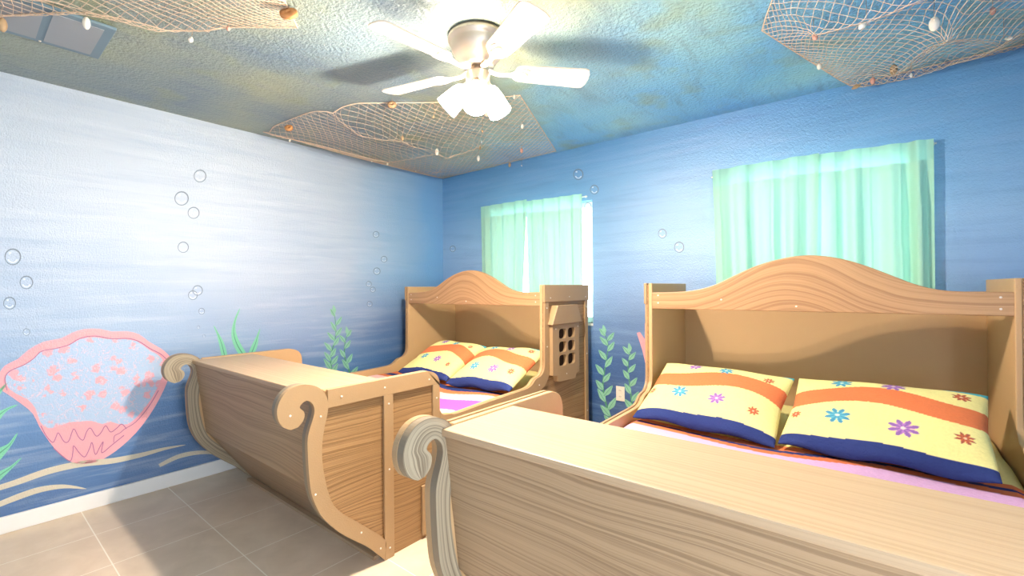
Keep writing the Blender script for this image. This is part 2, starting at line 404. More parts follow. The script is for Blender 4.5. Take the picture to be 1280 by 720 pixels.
# big scallop on the left wall
m = Mural(wallA)
out = [(-2, 470), (6, 457), (22, 449), (36, 437), (55, 427), (76, 423), (90, 416), (105, 411.5), (124, 411), (140, 414.5), (158, 414), (174, 418), (186, 427), (200, 435), (211, 444), (216, 455), (210, 475), (200, 497), (187, 519), (170, 541), (152, 558), (137, 569), (122, 577), (104, 580), (88, 577), (74, 567), (60, 550), (49, 533), (41, 517), (27, 505), (10, 493), (-2, 484)]
m.poly(out, 0, 1, 2)
inn = [(7, 474), (10, 465), (24, 458), (38, 452), (50, 440), (66, 436), (84, 433), (100, 424), (118, 421.5), (136, 424), (156, 424), (172, 427), (186, 437), (198, 444), (205, 454), (203, 470), (196, 486), (186, 503), (172, 520), (160, 530), (148, 530), (138, 527), (128, 530), (114, 526), (100, 527), (86, 528), (72, 533), (60, 535), (50, 527), (44, 510), (34, 499), (20, 492), (10, 484)]
m.poly(inn, 1, 2, 2)
m.stroke([(9, 488), (6, 474), (12, 464), (30, 456), (42, 448), (52, 439), (70, 435.5), (86, 431), (100, 423), (118, 420), (140, 423.5), (160, 423), (174, 427), (188, 436), (200, 442), (208, 449)], 1.1, 2, 3)
m.stroke([(51, 532), (58, 545), (66, 553), (70, 546), (73, 541), (80, 552), (86, 551), (92, 536), (98, 546), (104, 550), (108, 540), (113, 535), (120, 545), (126, 541), (132, 532), (138, 540), (146, 535), (152, 530), (158, 536)], 1.2, 2, 3)
m.stroke([(67, 560), (78, 570), (88, 576), (91, 565), (92, 557), (99, 566), (106, 571), (112, 560), (115, 553), (119, 568), (124, 560), (129, 552), (127, 566), (140, 556), (155, 544)], 1.2, 2, 3)
m.stroke([(142, 553), (143, 545), (150, 541), (156, 536), (170, 527), (186, 508), (198, 488)], 1.0, 2, 3)
m.done('painted_scallop_shell', [M['p_pink'], M['p_floral'], M['p_purple']], label='pink painted scallop shell with floral lace pattern')
# sand ripples
for pts, wd in (([(-12, 613), (20, 603), (60, 589), (100, 580), (140, 576), (175, 569), (205, 561), (232, 556)], 7.5), ([(-12, 635), (20, 622), (50, 612), (80, 608), (108, 611)], 7), ([(199, 582), (222, 571), (245, 566), (266, 566), (290, 572)], 5)):
    m = Mural(wallA); m.stroke(pts, lambda t, wd=wd: wd*math.sin(PI*min(1, .25+t*.75))**.8+.4, 0, 1); m.done('painted_sand_ripple', M['p_sand'])
# grass blades and leafy seaweed
def blade(m, pts, wd, mi=0, taper=1.0):
    m.stroke(pts, lambda t: wd*(1-t)**.6*(.55+.45*math.sin(PI*min(1, t*1.2+.2)))+.2, mi, 1); m.stroke(pts, lambda t: wd*.14*(1-t)+.1, mi+1, 2)
m = Mural(wallA)
for pts, wd in (([(281, 446), (277, 430), (272, 417), (267, 407)], 8), ([(305, 445), (296, 430), (292, 415), (294, 400), (300, 385)], 10), ([(314, 442), (319, 430), (322, 420), (325, 411)], 8)): blade(m, pts, wd)
m.done('painted_grass_blades', [M['p_green'], M['p_leafd']])
m = Mural(wallA)
for pts, wd in (([(-14, 505), (-4, 494), (8, 480), (20, 474)], 7), ([(-14, 538), (-4, 522), (8, 512), (22, 506)], 12), ([(-14, 580), (0, 566), (12, 556), (22, 541)], 15), ([(-14, 606), (0, 594), (14, 584), (27, 572)], 12)): blade(m, pts, wd)
m.done('painted_broad_leaves', [M['p_green'], M['p_leafd']])
def seaweed(wall, stem, n, L, wd, **k):
    m = Mural(wall); pts = smooth_poly(stem, 8); m.stroke(stem, lambda t: 2.0*(1-t)+.6, 1, 1)
    for i in range(n):
        t = i/(n-.4); q = pts[min(len(pts)-1, int(t*(len(pts)-1)))]
        sd = 1 if i % 2 else -1
        l = L*(1.05-.35*t)*random.uniform(.9, 1.1); a = -PI/2+sd*random.uniform(.5, .75)
        m.leaf(q[0], q[1], a, l, wd*(1-.25*t), 0, 2+i*.1)
        l2 = l*.92
        m.stroke([(q[0], q[1]), (q[0]+l2*.5*math.cos(a), q[1]+l2*.5*math.sin(a)), (q[0]+l2*math.cos(a), q[1]+l2*math.sin(a))], .5, 1, 4.2+i*.05, 0)
    m.leaf(pts[-1][0], pts[-1][1], -PI/2-.15, L*.65, wd*.7, 0, 6)
    m.done('painted_seaweed', [M['p_leaf'], M['p_leafd']])
seaweed(wallA, [(413, 474), (414, 458), (413, 445), (418, 428), (420, 412), (418, 392)], 13, 17, 7)
seaweed(wallA, [(440, 476), (436, 462), (431, 447), (431, 430), (434, 418)], 8, 16, 7)
seaweed(wallB, [(768, 535), (761, 515), (755, 495), (754, 475), (758, 450), (760, 430), (756, 418)], 15, 19, 8.5)
seaweed(wallB, [(792, 530), (790, 505), (787, 480), (785, 458), (788, 440)], 11, 18, 8)
m = Mural(wallB); m.poly([(796, 416), (800, 415), (806, 424), (806, 404), (811, 404), (816, 440), (814, 470), (808, 460), (803, 438)], 0, 1); m.done('painted_pink_coral', M['p_coral'])
# bubbles
def bubble(wall, x, y, r, sx=1.0):
    m = Mural(wall); N = 20
    ring = lambda rr, dx=0, dy=0: [(x+dx+rr*sx*math.cos(2*PI*i/N), y+dy+rr*math.sin(2*PI*i/N)) for i in range(N)]
    o, i_ = ring(r), ring(r*.86, -r*.02, r*.03)
    for k in range(N):
        k2 = (k+1) % N; m.poly([o[k], o[k2], i_[k2], i_[k]], 0, 1)
    a = [(x+r*.74*sx*math.cos(t), y+r*.74*math.sin(t)) for t in [PI*.15+PI*.7*j/8 for j in range(9)]]
    bb = [(x+r*.5*sx*math.cos(t), y+r*.60*math.sin(t)) for t in [PI*.15+PI*.7*j/8 for j in range(9)]]
    m.poly(a+bb[::-1], 1, 1); m.poly([(x-r*.5, y-r*.55), (x-r*.15, y-r*.6), (x-r*.2, y-r*.35), (x-r*.45, y-r*.3)], 1, 1)
    m.done('painted_bubble', [M['p_bub'], M['p_bubl']])
for x, y, r in ((250, 220, 8), (227, 248, 9), (242, 266, 7.5), (229, 309, 7), (247, 363, 6.5), (241, 369, 6), (252, 389, 4), (248, 409, 2), (255, 420, 2), (16, 321, 10.5), (33, 353, 8.5), (12, 379, 8), (33, 415, 4.5), (470, 293, 4), (480, 324, 4), (471, 339, 4.5), (461, 355, 3.5), (466, 362, 3.5), (462, 380, 3.5)): bubble(wallA, x, y, r)
for x, y, r in ((723, 218, 7), (743, 237, 6), (735, 258, 5), (828, 292, 6), (849, 309, 7), (566, 311, 4)): bubble(wallB, x, y, r, .9)

# ------------------------------------------------------------ ship beds
W = 1.526
SC_R = [(-2.026, .03), (-2.025, .097), (-2.102, .177), (-2.174, .243), (-2.240, .305), (-2.283, .36), (-2.308, .43), (-2.324, .511), (-2.331, .577), (-2.329, .637), (-2.319, .697), (-2.307, .744), (-2.302, .785), (-2.308, .82), (-2.326, .850), (-2.355, .873), (-2.392, .886), (-2.429, .888), (-2.465, .877), (-2.493, .85), (-2.508, .812), (-2.505, .771), (-2.486, .737), (-2.457, .719)]
SC_L = [(-2.026, .004), (-2.065, .050), (-2.115, .105), (-2.180, .162), (-2.244, .220), (-2.300, .285), (-2.336, .337), (-2.360, .39), (-2.377, .446), (-2.386, .531), (-2.390, .622), (-2.389, .670), (-2.380, .706), (-2.366, .745), (-2.360, .777), (-2.368, .804), (-2.390, .822), (-2.411, .817), (-2.423, .80), (-2.408, .782), (-2.404, .765), (-2.411, .742), (-2.430, .723)]
SC_K = [(0, 0), (1, 1), (3, 3), (5, 6), (7, 9), (9, 11), (11, 13), (12, 14), (14, 15), (16, 16), (18, 17), (20, 18), (21, 20), (22, 21), (23, 22)]
def arclen(p):
    s = [0]
    for a, c in zip(p, p[1:]): s.append(s[-1]+math.hypot(a[0]-c[0], a[1]-c[1]))
    return s
def sample(p, s, t):
    T = t*s[-1]
    for i in range(len(p)-1):
        if T <= s[i+1] or i == len(p)-2:
            u = (T-s[i])/max(1e-9, s[i+1]-s[i]); return tuple(a+(c-a)*u for a, c in zip(p[i], p[i+1]))
def scroll_mesh(b, x0, x1, grow=0.0, off=0):
    n_ = 5
    A = smooth_poly(SC_R, n_); C = smooth_poly(SC_L, n_); Mx = 6
    rows = []; ulen = [0]
    for (a0, c0), (a1, c1) in zip(SC_K, SC_K[1:]):
        a_, c_ = A[a0*n_:a1*n_+1], C[c0*n_:c1*n_+1]; q = 7
        for i in range(q+(1 if a1 == 23 else 0)):
            a = sample(a_, arclen(a_), i/q); c = sample(c_, arclen(c_), i/q)
            mx, my = (a[0]+c[0])/2, (a[1]+c[1])/2
            rows.append([(mx+(c[0]+(a[0]-c[0])*j/Mx-mx)*(1+grow), my+(c[1]+(a[1]-c[1])*j/Mx-my)*(1+grow)) for j in range(Mx+1)])
    N = len(rows)-1
    lo, hi = min(x0, x1), max(x0, x1)
    for i in range(N):
        for j in range(Mx):
            q = [rows[i][j], rows[i+1][j], rows[i+1][j+1], rows[i][j+1]]
            uv = [(i/N*1.6, j/Mx*.10), ((i+1)/N*1.6, j/Mx*.10), ((i+1)/N*1.6, (j+1)/Mx*.10), (i/N*1.6, (j+1)/Mx*.10)]
            b.face([(hi, p[0], p[1]) for p in q[::-1]], uv[::-1]); b.face([(lo, p[0], p[1]) for p in q], uv)
    def side(P, Q, uvv):
        b.face([(lo, *P), (lo, *Q), (hi, *Q), (hi, *P)], [(0, uvv)]*4)
    for i in range(N):
        side(rows[i+1][0], rows[i][0], 0); side(rows[i][Mx], rows[i+1][Mx], .0)
    for j in range(Mx): side(rows[0][j], rows[0][j+1], .05); side(rows[N][j+1], rows[N][j], .05)
WING = [(-1.676, .63), (-1.662, .610), (-1.644, .600), (-1.60, .596), (-1.57, .588), (-1.50, .588), (-1.30, .598), (-1.03, .605), (-.92, .609), (-.885, .615), (-.858, .626), (-.825, .650), (-.797, .660), (-.760, .668), (-.735, .685), (-.715, .715), (-.71, .76)]
RAILTOP = [(-1.80, .849), (-1.76, .848), (-1.725, .838), (-1.70, .822), (-1.683, .795), (-1.678, .765)]
CORE = [(-2.31, .849)]+smooth_poly(RAILTOP, 3)+smooth_poly(WING, 3)+[(-.705, 1.293), (-.10, 1.293), (-.10, 0), (-2.0, 0), (-2.03, .04), (-2.10, .125), (-2.17, .19), (-2.24, .255), (-2.29, .32), (-2.325, .40), (-2.35, .5), (-2.358, .6), (-2.352, .69), (-2.335, .76), (-2.32, .80)]
CROWN = [(0, 1.239), (.10, 1.240), (.20, 1.246), (.29, 1.262), (.37, 1.290), (.46, 1.335), (.55, 1.375), (.65, 1.404), (.74, 1.417), (.82, 1.413), (.91, 1.392), (1.0, 1.355), (1.09, 1.308), (1.17, 1.268), (1.25, 1.246), (1.35, 1.240), (1.446, 1.239)]
def make_bed(x0, label):
    bed = empty('ship_bed', (x0, -1.2, 0), label=label, cat='bed', group='pirate ship beds')
    off = (0, -1.2, 0)
    NB = lambda: B(off)
    def screws(par, pts, x, sx):
        for (y, z) in pts:
            b = NB(); b.lathe([(.0001, 0), (.0045, 0), (.0045, .002), (.0001, .003)], (x, y, z), (sx, 0, 0), 8, cap=False); b.build('screw', M['screw'], par)
    for sgn in (0, 1):
        X = (lambda t: t) if sgn == 0 else (lambda t: W-t)
        sx = -1 if sgn == 0 else 1
        b = NB(); b.prism(CORE, X(.018), X(.040)); b.build('side_board', M['plain_in'], bed, bevel=.004)
        gp = [(q[0]-0, q[1]) for q in CORE]
        inset = [(y, min(z, 1.285) if y > -.71 else z-.006) for y, z in CORE]
        b = NB(); b.prism([(y, max(0, z)) for y, z in inset], X(.010), X(.0179)); b.build('grained_side_panel', M['side'], bed)
        # outer trim
        b = NB(); b.prism([(-2.302, .773), (-2.302, .849)]+smooth_poly(RAILTOP, 3)+[(-1.6785, .773)], X(-.004), X(.0099)); rt = b.build('top_rail', M['plain'], bed, bevel=.003)
        screws(rt, [(-2.24, .81), (-2.02, .81), (-1.75, .805)], X(-.004), sx)
        for (ya, yb, za, zb, sc) in ((-2.025, -1.972, 0, .7729, (.73, .42, .05)), (-1.724, -1.677, .58, .7729, (.70,)), (-1.80, -1.77, .02, .27, ())):
            b = NB(); b.box((X(-.004), ya, za), (X(.0099), yb, zb)); p = b.build('post', M['plain'], bed, bevel=.003)
            screws(p, [((ya+yb)/2, z) for z in sc], X(-.004), sx)
        low = smooth_poly(WING, 3); below = [(y, z-.075) for y, z in low if y < -.87]
        trim = [(-1.7239, .5799)]+[(-1.676, .5799)]+low+[(-.705, 1.171), (-.655, 1.171), (-.655, .66), (-.70, .60), (-.78, .56), (-.86, .535)]+below[::-1]+[(-1.7239, .52)]
        b = NB(); b.prism(trim, X(-.004), X(.0099)); tr = b.build('side_trim', M['plain'], bed, bevel=.003)
        screws(tr, [(-.68, 1.13), (-.68, .86), (-.78, .61)], X(-.004), sx)
        b = NB(); b.box((X(-.008), -.712, 1.171), (X(.0099), -.10, 1.2935)); cp = b.build('wing_cap', M['plain'], bed, bevel=.003)
        screws(cp, [(-.64, 1.20), (-.39, 1.205), (-.15, 1.20)], X(-.008), sx)
        b = NB(); b.box((X(-.004), -.150, 0), (X(.0099), -.105, 1.1709)); p = b.build('post', M['plain'], bed, bevel=.003)
        screws(p, [(-.128, 1.12), (-.128, .75), (-.128, .3)], X(-.004), sx)
        # port-hole style window ornament on the wing
        if sgn == 1:
            xo = X(-.030); xi = X(.0095)
            fr = NB()
            ys = [(-.568, -.472), (-.448, -.352)]; zs = [(.903, .976), (.806, .884), (.706, .788)]
            Y = [-.648, ys[0][0], ys[0][1], ys[1][0], ys[1][1], -.290]; Z = [.655, zs[2][0], zs[2][1], zs[1][0], zs[1][1], zs[0][0], zs[0][1], 1.012]
            for a in range(5):
                for c in range(7):
                    if a in (1, 3) and c in (1, 3, 5): continue
                    fr.box((xo, Y[a], Z[c]), (xi, Y[a+1], Z[c+1]))
            for a in (1, 3):          # rounded corners in the six openings
                for c in (1, 3, 5):
                    ya, yb, za, zb = Y[a], Y[a+1], Z[c], Z[c+1]; r = .024
                    for cy, cz, s1, s2 in ((ya, za, 1, 1), (yb, za, -1, 1), (yb, zb, -1, -1), (ya, zb, 1, -1)):
                        pts = [(cy, cz)]+[(cy+s1*r*(1-math.cos(t)), cz+s2*r*(1-math.sin(t))) for t in [PI/2*k/5 for k in range(6)]]
                        fr.prism(pts, xo, xi)
            fr.prism([(-.648, .655), (-.594, .648), (-.585, .606), (-.555, .600), (-.345, .594), (-.335, .628), (-.290, .636), (-.290, .656)], xo, xi)
            wf = fr.build('window_ornament', M['plain'], bed, merge=False)
            b = NB(); b.box((X(.0096), -.60, .69), (X(.0070), -.33, .99)); b.build('dark_backing', M['dark'], wf)
            b = NB(); b.box((X(.0094), -.585, .695), (X(-.006), -.335, .985)); b.build('dark_backing', M['dark'], wf)
            b = NB(); b.prism([(-.672, 1.0125), (-.600, 1.146), (-.333, 1.146), (-.270, 1.0125)], X(-.045), xi); b.build('window_hood', M['plain'], wf, bevel=.003)
            screws(wf, [(-.61, .98), (-.47, .645), (-.31, .98)], X(-.030), sx)
        # scroll boards
        b = NB(); scroll_mesh(b, X(-.004), X(.0179), .03); sb = b.build('scroll_board', M['plain'], bed)
        screws(sb, [(-2.46, .775), (-2.335, .745), (-2.36, .43), (-2.15, .185), (-2.05, .07)], X(-.004), sx)
        b = NB(); scroll_mesh(b, X(.0181), X(.045), 0); b.build('ridged_scroll_board', M['stripe'], bed)
    xa, xb = .0405, W-.0405
    def slope(b, p, q, th, g=0):
        (y0, z0), (y1, z1) = p, q; l = math.hypot(y1-y0, z1-z0); ny, nz = (z1-z0)/l, -(y1-y0)/l
        P = [(y0, z0), (y1, z1), (y1-ny*th, z1-nz*th), (y0-ny*th, z0-nz*th)] if False else [(y0, z0), (y1, z1), (y1+abs(ny)*th, z1+abs(nz)*th), (y0+abs(ny)*th, z0+abs(nz)*th)]
        v = [0, l, l, 0]
        A = [(xa, y, z) for y, z in P]; C = [(xb, y, z) for y, z in P]
        for i in range(4):
            j = (i+1) % 4; b.face([A[i], A[j], C[j], C[i]], [(xa, z0+(v[i] if i < 2 else v[i]+.02)), (xa, z0+v[j]), (xb, z0+v[j]), (xb, z0+v[i])])
        b.face(A[::-1]); b.face(C)
    b = NB(); slope(b, (-2.350, .822), (-2.293, .385), .02); b.build('front_panel', M['panel'], bed)
    b = NB(); slope(b, (-2.284, .379), (-2.030, .018), .02); b.build('lower_front_panel', M['panel'], bed)
    b = NB(); b.box((xa, -2.058, 0), (xb, -2.012, .0175)); b.build('kick_strip', M['deck'], bed)
    b = NB(); b.box((xa, -2.3645, .822), (xb, -2.0155, .845)); b.build('deck_board', M['deck'], bed, bevel=.005)
    b = NB(); b.box((xa, -2.035, .10), (xb, -2.0157, .8219)); b.build('inner_bulkhead', M['plain_in'], bed)
    b = NB(); b.box((xa, -2.0156, .10), (xb, -.13, .20)); b.build('slat_base', M['plain_in'], bed)
    b = NB(); b.box((xa, -.128, .0), (xb, -.104, 1.235)); b.build('back_panel', M['plain_in'], bed)
    top = smooth_poly([(x+.0402, z) for x, z in CROWN], 4)
    def cuv(q):
        x = q[0]
        zt = 1.239+.178*math.exp(-((x-.763)/.30)**2)
        return (x, (q[1]-1.144)*.55-(zt-1.239)*.6)
    # crown: strips so that the grain can follow the arch
    b = NB(); K = 7
    for i in range(len(top)-1):
        (xA, zA), (xB, zB) = top[i], top[i+1]
        for j in range(K):
            q = [(xA, 1.144+(zA-1.144)*j/K), (xB, 1.144+(zB-1.144)*j/K), (xB, 1.144+(zB-1.144)*(j+1)/K), (xA, 1.144+(zA-1.144)*(j+1)/K)]
            b.face([(p[0], -.7027, p[1]) for p in q], [cuv(p) for p in q]); b.face([(p[0], -.674, p[1]) for p in q[::-1]], [cuv(p) for p in q[::-1]])
        b.face([(xA, -.7027, zA), (xB, -.7027, zB), (xB, -.674, zB), (xA, -.674, zA)]); b.face([(xB, -.7027, 1.144), (xA, -.7027, 1.144), (xA, -.674, 1.144), (xB, -.674, 1.144)])
    (x_, z_), (x2_, z2_) = top[0], top[-1]
    b.face([(x_, -.7027, 1.144), (x_, -.7027, z_), (x_, -.674, z_), (x_, -.674, 1.144)]); b.face([(x2_, -.7027, 1.144), (x2_, -.674, 1.144), (x2_, -.674, z2_), (x2_, -.7027, z2_)])
    cr = b.build('headboard_crown', M['crown'], bed, bevel=.004)
    for (x, z) in ((.075, 1.222), (.075, 1.178), (.42, 1.20), (.763, 1.17), (1.45, 1.218), (1.45, 1.172)):
        b = NB(); b.lathe([(.0001, 0), (.0045, 0), (.0045, .002), (.0001, .003)], (x, -.7028, z), (0, -1, 0), 8, cap=False); b.build('screw', M['screw'], cr)
    return bed
beds = [(.271, make_bed(.271, 'tan wooden ship bed farther off, along the left wall')), (2.528, make_bed(2.528, 'tan wooden ship bed nearest the camera, at the right'))]

# ------------------------------------------------------------ bedding
YEL, ORG, NAVY, CYAN = (244, 228, 150), (226, 122, 74), (44, 58, 112), (80, 176, 190)
PK, LAV, MAG = (240, 176, 160), (224, 176, 214), (222, 96, 190)
def srgbmix(a, b, t): return tuple(x+(y-x)*t for x, y in zip(a, b))
def colored(me, fn, coords):
    a = me.color_attributes.new('Col', 'FLOAT_COLOR', 'POINT'); buf = []
    for c in coords: buf += list(lin(fn(*c)))
    a.data.foreach_set('color', buf)
def star(u, v, cu, cv, r, n=8):
    d = math.hypot(u-cu, v-cv)
    if d > r: return 0
    th = math.atan2(v-cv, u-cu); pet = r*(.40+.60*(1-abs((th*n/(2*PI)) % 1-.5)*2)**.6)
    if d > pet: return 0
    if d < r*.16: return 2
    return 1+.4*(abs(math.sin(n/2*th)) > .75)
def sham_color(flowers, wv):
    def fn(u, v):                # u 0..1 across, v 0 (bottom) .. 1 (top)
        w_ = .045*math.sin(2*PI*(u*1.15+wv))+.02*math.sin(5*u+wv*9)
        vv = v+w_*min(1, max(0, (v-.05)*4))
        if vv < .095: c = NAVY
        elif vv < .50: c = YEL
        elif vv < .74: c = ORG
        elif vv < .985 or u < .8: c = YEL
        else: c = CYAN
        for (fu, fv, r, col) in flowers:
            k = star(u*.66, v*.5, fu*.66, fv*.5, r*1.22)
            if k: c = srgbmix(col, (250, 240, 200), .75) if k == 2 else (srgbmix(col, (30, 40, 90), .25) if k > 1.2 else col)
        return c
    return fn
def make_pillow(flowers, wv, w_=.66, h_=.50, th=.135, seed=0):
    NU, NV = 190, 140; vs_, co = [], []; fs = []
    rnd = random.Random(seed); ph = [rnd.uniform(0, 6) for _ in range(6)]
    def prof(u, v):
        a = 2*u-1; b_ = 2*v-1
        e = max(0, 1-abs(a)**3.2)**.55*max(0, 1-abs(b_)**2.8)**.55
        # flat flange round the edge
        return e
    for side in (1, -1):
        for j in range(NV+1):
            for i in range(NU+1):
                u, v = i/NU, j/NV
                e = prof(u, v)
                pin = 1-.035*(1-abs(2*u-1))*abs(2*v-1)**6 ; pin2 = 1-.05*(1-abs(2*v-1))*abs(2*u-1)**6
                x = (u-.5)*w_*pin2; y = (v-.5)*h_*pin
                z = side*(th*.5*e*(1 if side > 0 else .7)+.0022)
                z += .006*math.sin(9*u+ph[0])*math.sin(7*v+ph[1])*(e) + .012*(1-e)*math.sin(13*u+ph[2]+2*v)*(1 if v < .5 else .4)
                vs_.append((x, y, z)); co.append((u, v))
    n1 = (NU+1)*(NV+1)
    for s in (0, 1):
        for j in range(NV):
            for i in range(NU):
                a = s*n1+j*(NU+1)+i; q = (a, a+1, a+NU+2, a+NU+1); fs.append(q if s == 0 else q[::-1])
    def rim(i0, i1): fs.append((i0, i0+n1, i1+n1, i1))
    for i in range(NU): rim(i, i+1) ; a = NV*(NU+1)+i; rim(a+1, a)
    for j in range(NV): a = j*(NU+1); rim(a+NU+1, a); rim(a+NU, a+2*NU+1)
    me = bpy.data.meshes.new('sham_pillow'); me.from_pydata(vs_, [], fs); colored(me, sham_color(flowers, wv), co)
    return me
TEAL, PUR, RED = (92, 176, 196), (182, 122, 190), (214, 104, 62)
F1 = [(.30, .86, .034, PUR), (.55, .84, .032, TEAL), (.86, .80, .022, RED), (.30, .36, .036, TEAL), (.58, .34, .036, PUR), (.84, .27, .022, RED), (.07, .35, .02, RED)]
F2 = [(.28, .87, .036, TEAL), (.56, .86, .038, PUR), (.88, .84, .026, RED), (.30, .33, .040, TEAL), (.62, .30, .042, PUR), (.88, .30, .026, RED), (.06, .33, .02, RED)]
def place_pillow(me, name, loc, tilt, rz, roll, label):
    o = link(name, me, M['quilt'] if not me.materials else [], None, True)
    o.location = loc; o.rotation_euler = (tilt, roll, rz)
    return tag(o, label=label, cat='pillow', group='striped pillow shams')
QZ = .585
def bedding(x0, n, waves):
    m = B(); m.box((x0+.045, -2.010, .2005), (x0+W-.045, -.133, .50))
    m.build('mattress', M['sheet'], bevel=.03, label='white mattress inside the %s ship bed' % n, cat='mattress', group='mattresses in the ship beds')
    NX, NY = 200, 230; xs0, xs1, y0, y1 = x0+.046, x0+W-.046, -2.008, -.20
    vs_, co, fs = [], [], []
    for j in range(NY+1):
        for i in range(NX+1):
            u, v = i/NX, j/NY; x = xs0+(xs1-xs0)*u; y = y0+(y1-y0)*v
            e = min(1, min(u, 1-u)/.03)**.5
            z = .530+.035*e+.006*math.sin(7*x+3*y)+.004*math.sin(17*y+5*x)
            vs_.append((x, y, z)); co.append((x-x0, y))
    for j in range(NY):
        for i in range(NX):
            a = j*(NX+1)+i; fs.append((a, a+1, a+NX+2, a+NX+1))
    me = bpy.data.meshes.new('quilt'); me.from_pydata(vs_, [], fs)
    def qc(x, y):
        d = -(y+1.02)+.035*math.sin(4.3*x+waves)+.02*math.sin(9*x+waves*2)
        if n == 'farther':
            for lim, c in ((-.10, YEL), (-.03, ORG), (.035, NAVY), (.10, ORG), (.24, (246, 196, 190)), (.50, MAG), (.60, (246, 196, 190))):
                if d < lim: return c
        else:
            for lim, c in ((-.06, YEL), (.0, ORG), (.03, NAVY), (.075, ORG), (.26, LAV), (.42, MAG), (.55, PK)):
                if d < lim: return c
        return ORG if d < .72 else (YEL if d < .88 else NAVY)
    colored(me, qc, co)
    q = link('quilt', me, M['quilt'], None, True)
    so = q.modifiers.new('thick', 'SOLIDIFY'); so.thickness = .025
    tag(q, 'wavy striped quilt spread on the %s ship bed' % n, 'quilt', 'quilts on the ship beds')
bedding(beds[0][0], 'farther', .6); bedding(beds[1][0], 'nearer', 2.2)
p1 = make_pillow(F1, .05, w_=.655, seed=1); p2 = make_pillow(F2, .25, seed=2)
p3 = make_pillow(F1, .1, w_=.54, seed=3); p4 = make_pillow(F2, .3, w_=.575, seed=4)
TI = math.radians(25)
place_pillow(p1, 'sham_pillow', (2.935, -.845, .700), TI, math.radians(-2), .02, 'left striped sham on the nearer bed, smaller in view than its neighbour')
place_pillow(p2, 'sham_pillow', (3.605, -.855, .700), TI, math.radians(-4), -.02, 'right striped sham on the nearer bed, with big purple flower')
place_pillow(p3, 'sham_pillow', (.86, -.80, .700), TI, math.radians(2), .02, 'left striped sham on the farther bed')
place_pillow(p4, 'sham_pillow', (1.455, -.825, .700), TI, math.radians(2), -.03, 'right striped sham on the farther bed, next to the wing with the small window')

# ------------------------------------------------------------ curtains
def curtain(x0, x1, ztop, zbot, folds, label, y0=-.056, amp=.020, flare=0.0, drop=0.0, open_l=0.0, open_r=0.0):
    """folds: list of (position 0..1, depth, width)"""
    o = empty('curtain', ((x0+x1)/2, y0, zbot), label=label, cat='curtain', group='mint curtain panels')
    org = ((x0+x1)/2, y0, zbot)
    NX, NZ = 110, 40
    def pt(u, v):        # v 0 top .. 1 bottom
        x = x0+(x1-x0)*u+flare*(u-.5)*v-open_r*u**3*v**1.6+open_l*(1-u)**3*v**1.6; y = y0
        g = .35+.65*min(1, v*3)
        y += amp*.35*math.sin(2*PI*u*4.3+1.1)*g
        for (c, dpt, wd) in folds:
            d = (u-c-.02*v)/wd; e = math.exp(-d*d); y += dpt*e*g*(-d*1.3 if abs(d) < 1.6 else 0)
        y = y0+max(-.036, min(.036, (y-y0)*1.5))
        z = ztop+(zbot-ztop)*v-drop*u*(1-v)
        return (x, y, z)
    for nm, va, vb in (('curtain_cloth', .10, 1.0), ('rod_pocket', 0, .10)):
        b = B(org)
        n = NZ if vb == 1 else 4
        for i in range(NX):
            for j in range(n):
                v0 = va+(vb-va)*j/n; v1 = va+(vb-va)*(j+1)/n
                b.face([pt(i/NX, v1), pt((i+1)/NX, v1), pt((i+1)/NX, v0), pt(i/NX, v0)])
        b.build(nm, M['curtain' if nm != 'rod_pocket' else 'header'], o, smooth=True)
random.seed(3)
curtain(.60, 1.165, 2.065, .95, [(.22, .030, .07), (.48, .028, .06), (.75, .03, .07), (.93, .03, .05)], 'left mint curtain panel over the left window', flare=-.02, open_r=.06)
curtain(1.152, 1.725, 2.05, .95, [(.12, .03, .05), (.33, .028, .05), (.62, .034, .05), (.84, .03, .06)], 'right mint curtain panel over the left window', drop=.012, open_l=.03)
curtain(2.735, 3.335, 2.055, .95, [(.22, .05, .09), (.46, .03, .07), (.72, .04, .07), (.93, .02, .05)], 'left mint curtain panel over the right window', flare=-.05, y0=-.06)
curtain(3.317, 3.835, 2.052, .95, [(.30, .03, .07), (.62, .034, .08), (.84, .05, .06)], 'right mint curtain panel over the right window', drop=.014, y0=-.05)
for nm, xa, xb, lab in (('left', .60, 1.745, 'white curtain rod through the left curtains'), ('right', 2.72, 3.845, 'white curtain rod through the right curtains')):
    b = B(); b.tube([(xa-.004, -.011, 2.02), (xb+.004, -.011, 2.02)], .005, 10)
    for x in (xa+.01, xb-.01): b.box((x-.006, -.011, 2.012), (x+.006, -.001, 2.028))
    b.build('curtain_rod', M['white'], label=lab, cat='curtain rod')

# ------------------------------------------------------------ wall outlet
oc = at(775.7, 492, 'y', 0); ot = empty('wall_outlet', (oc.x, 0, oc.z), label='cream electrical outlet among painted seaweed', cat='outlet')
OF = (oc.x, 0, oc.z)
b = B(OF); b.box((oc.x-.036, -.006, oc.z-.057), (oc.x+.036, -.0005, oc.z+.057)); b.build('cover_plate', M['plate'], ot, bevel=.002)
for dz in (-.024, .024):
    b = B(OF); b.prism([(oc.x+.016*math.cos(t), oc.z+dz+.014*math.sin(t)) for t in [2*PI*k/16 for k in range(16)]], -.0061, -.009, 'y'); s_ = b.build('socket', M['plate'], ot)
    b = B(OF)
    for dx in (-.006, .006): b.box((oc.x+dx-.0012, -.0095, oc.z+dz-.002), (oc.x+dx+.0012, -.0089, oc.z+dz+.007))
    b.build('slot', M['slot'], s_)

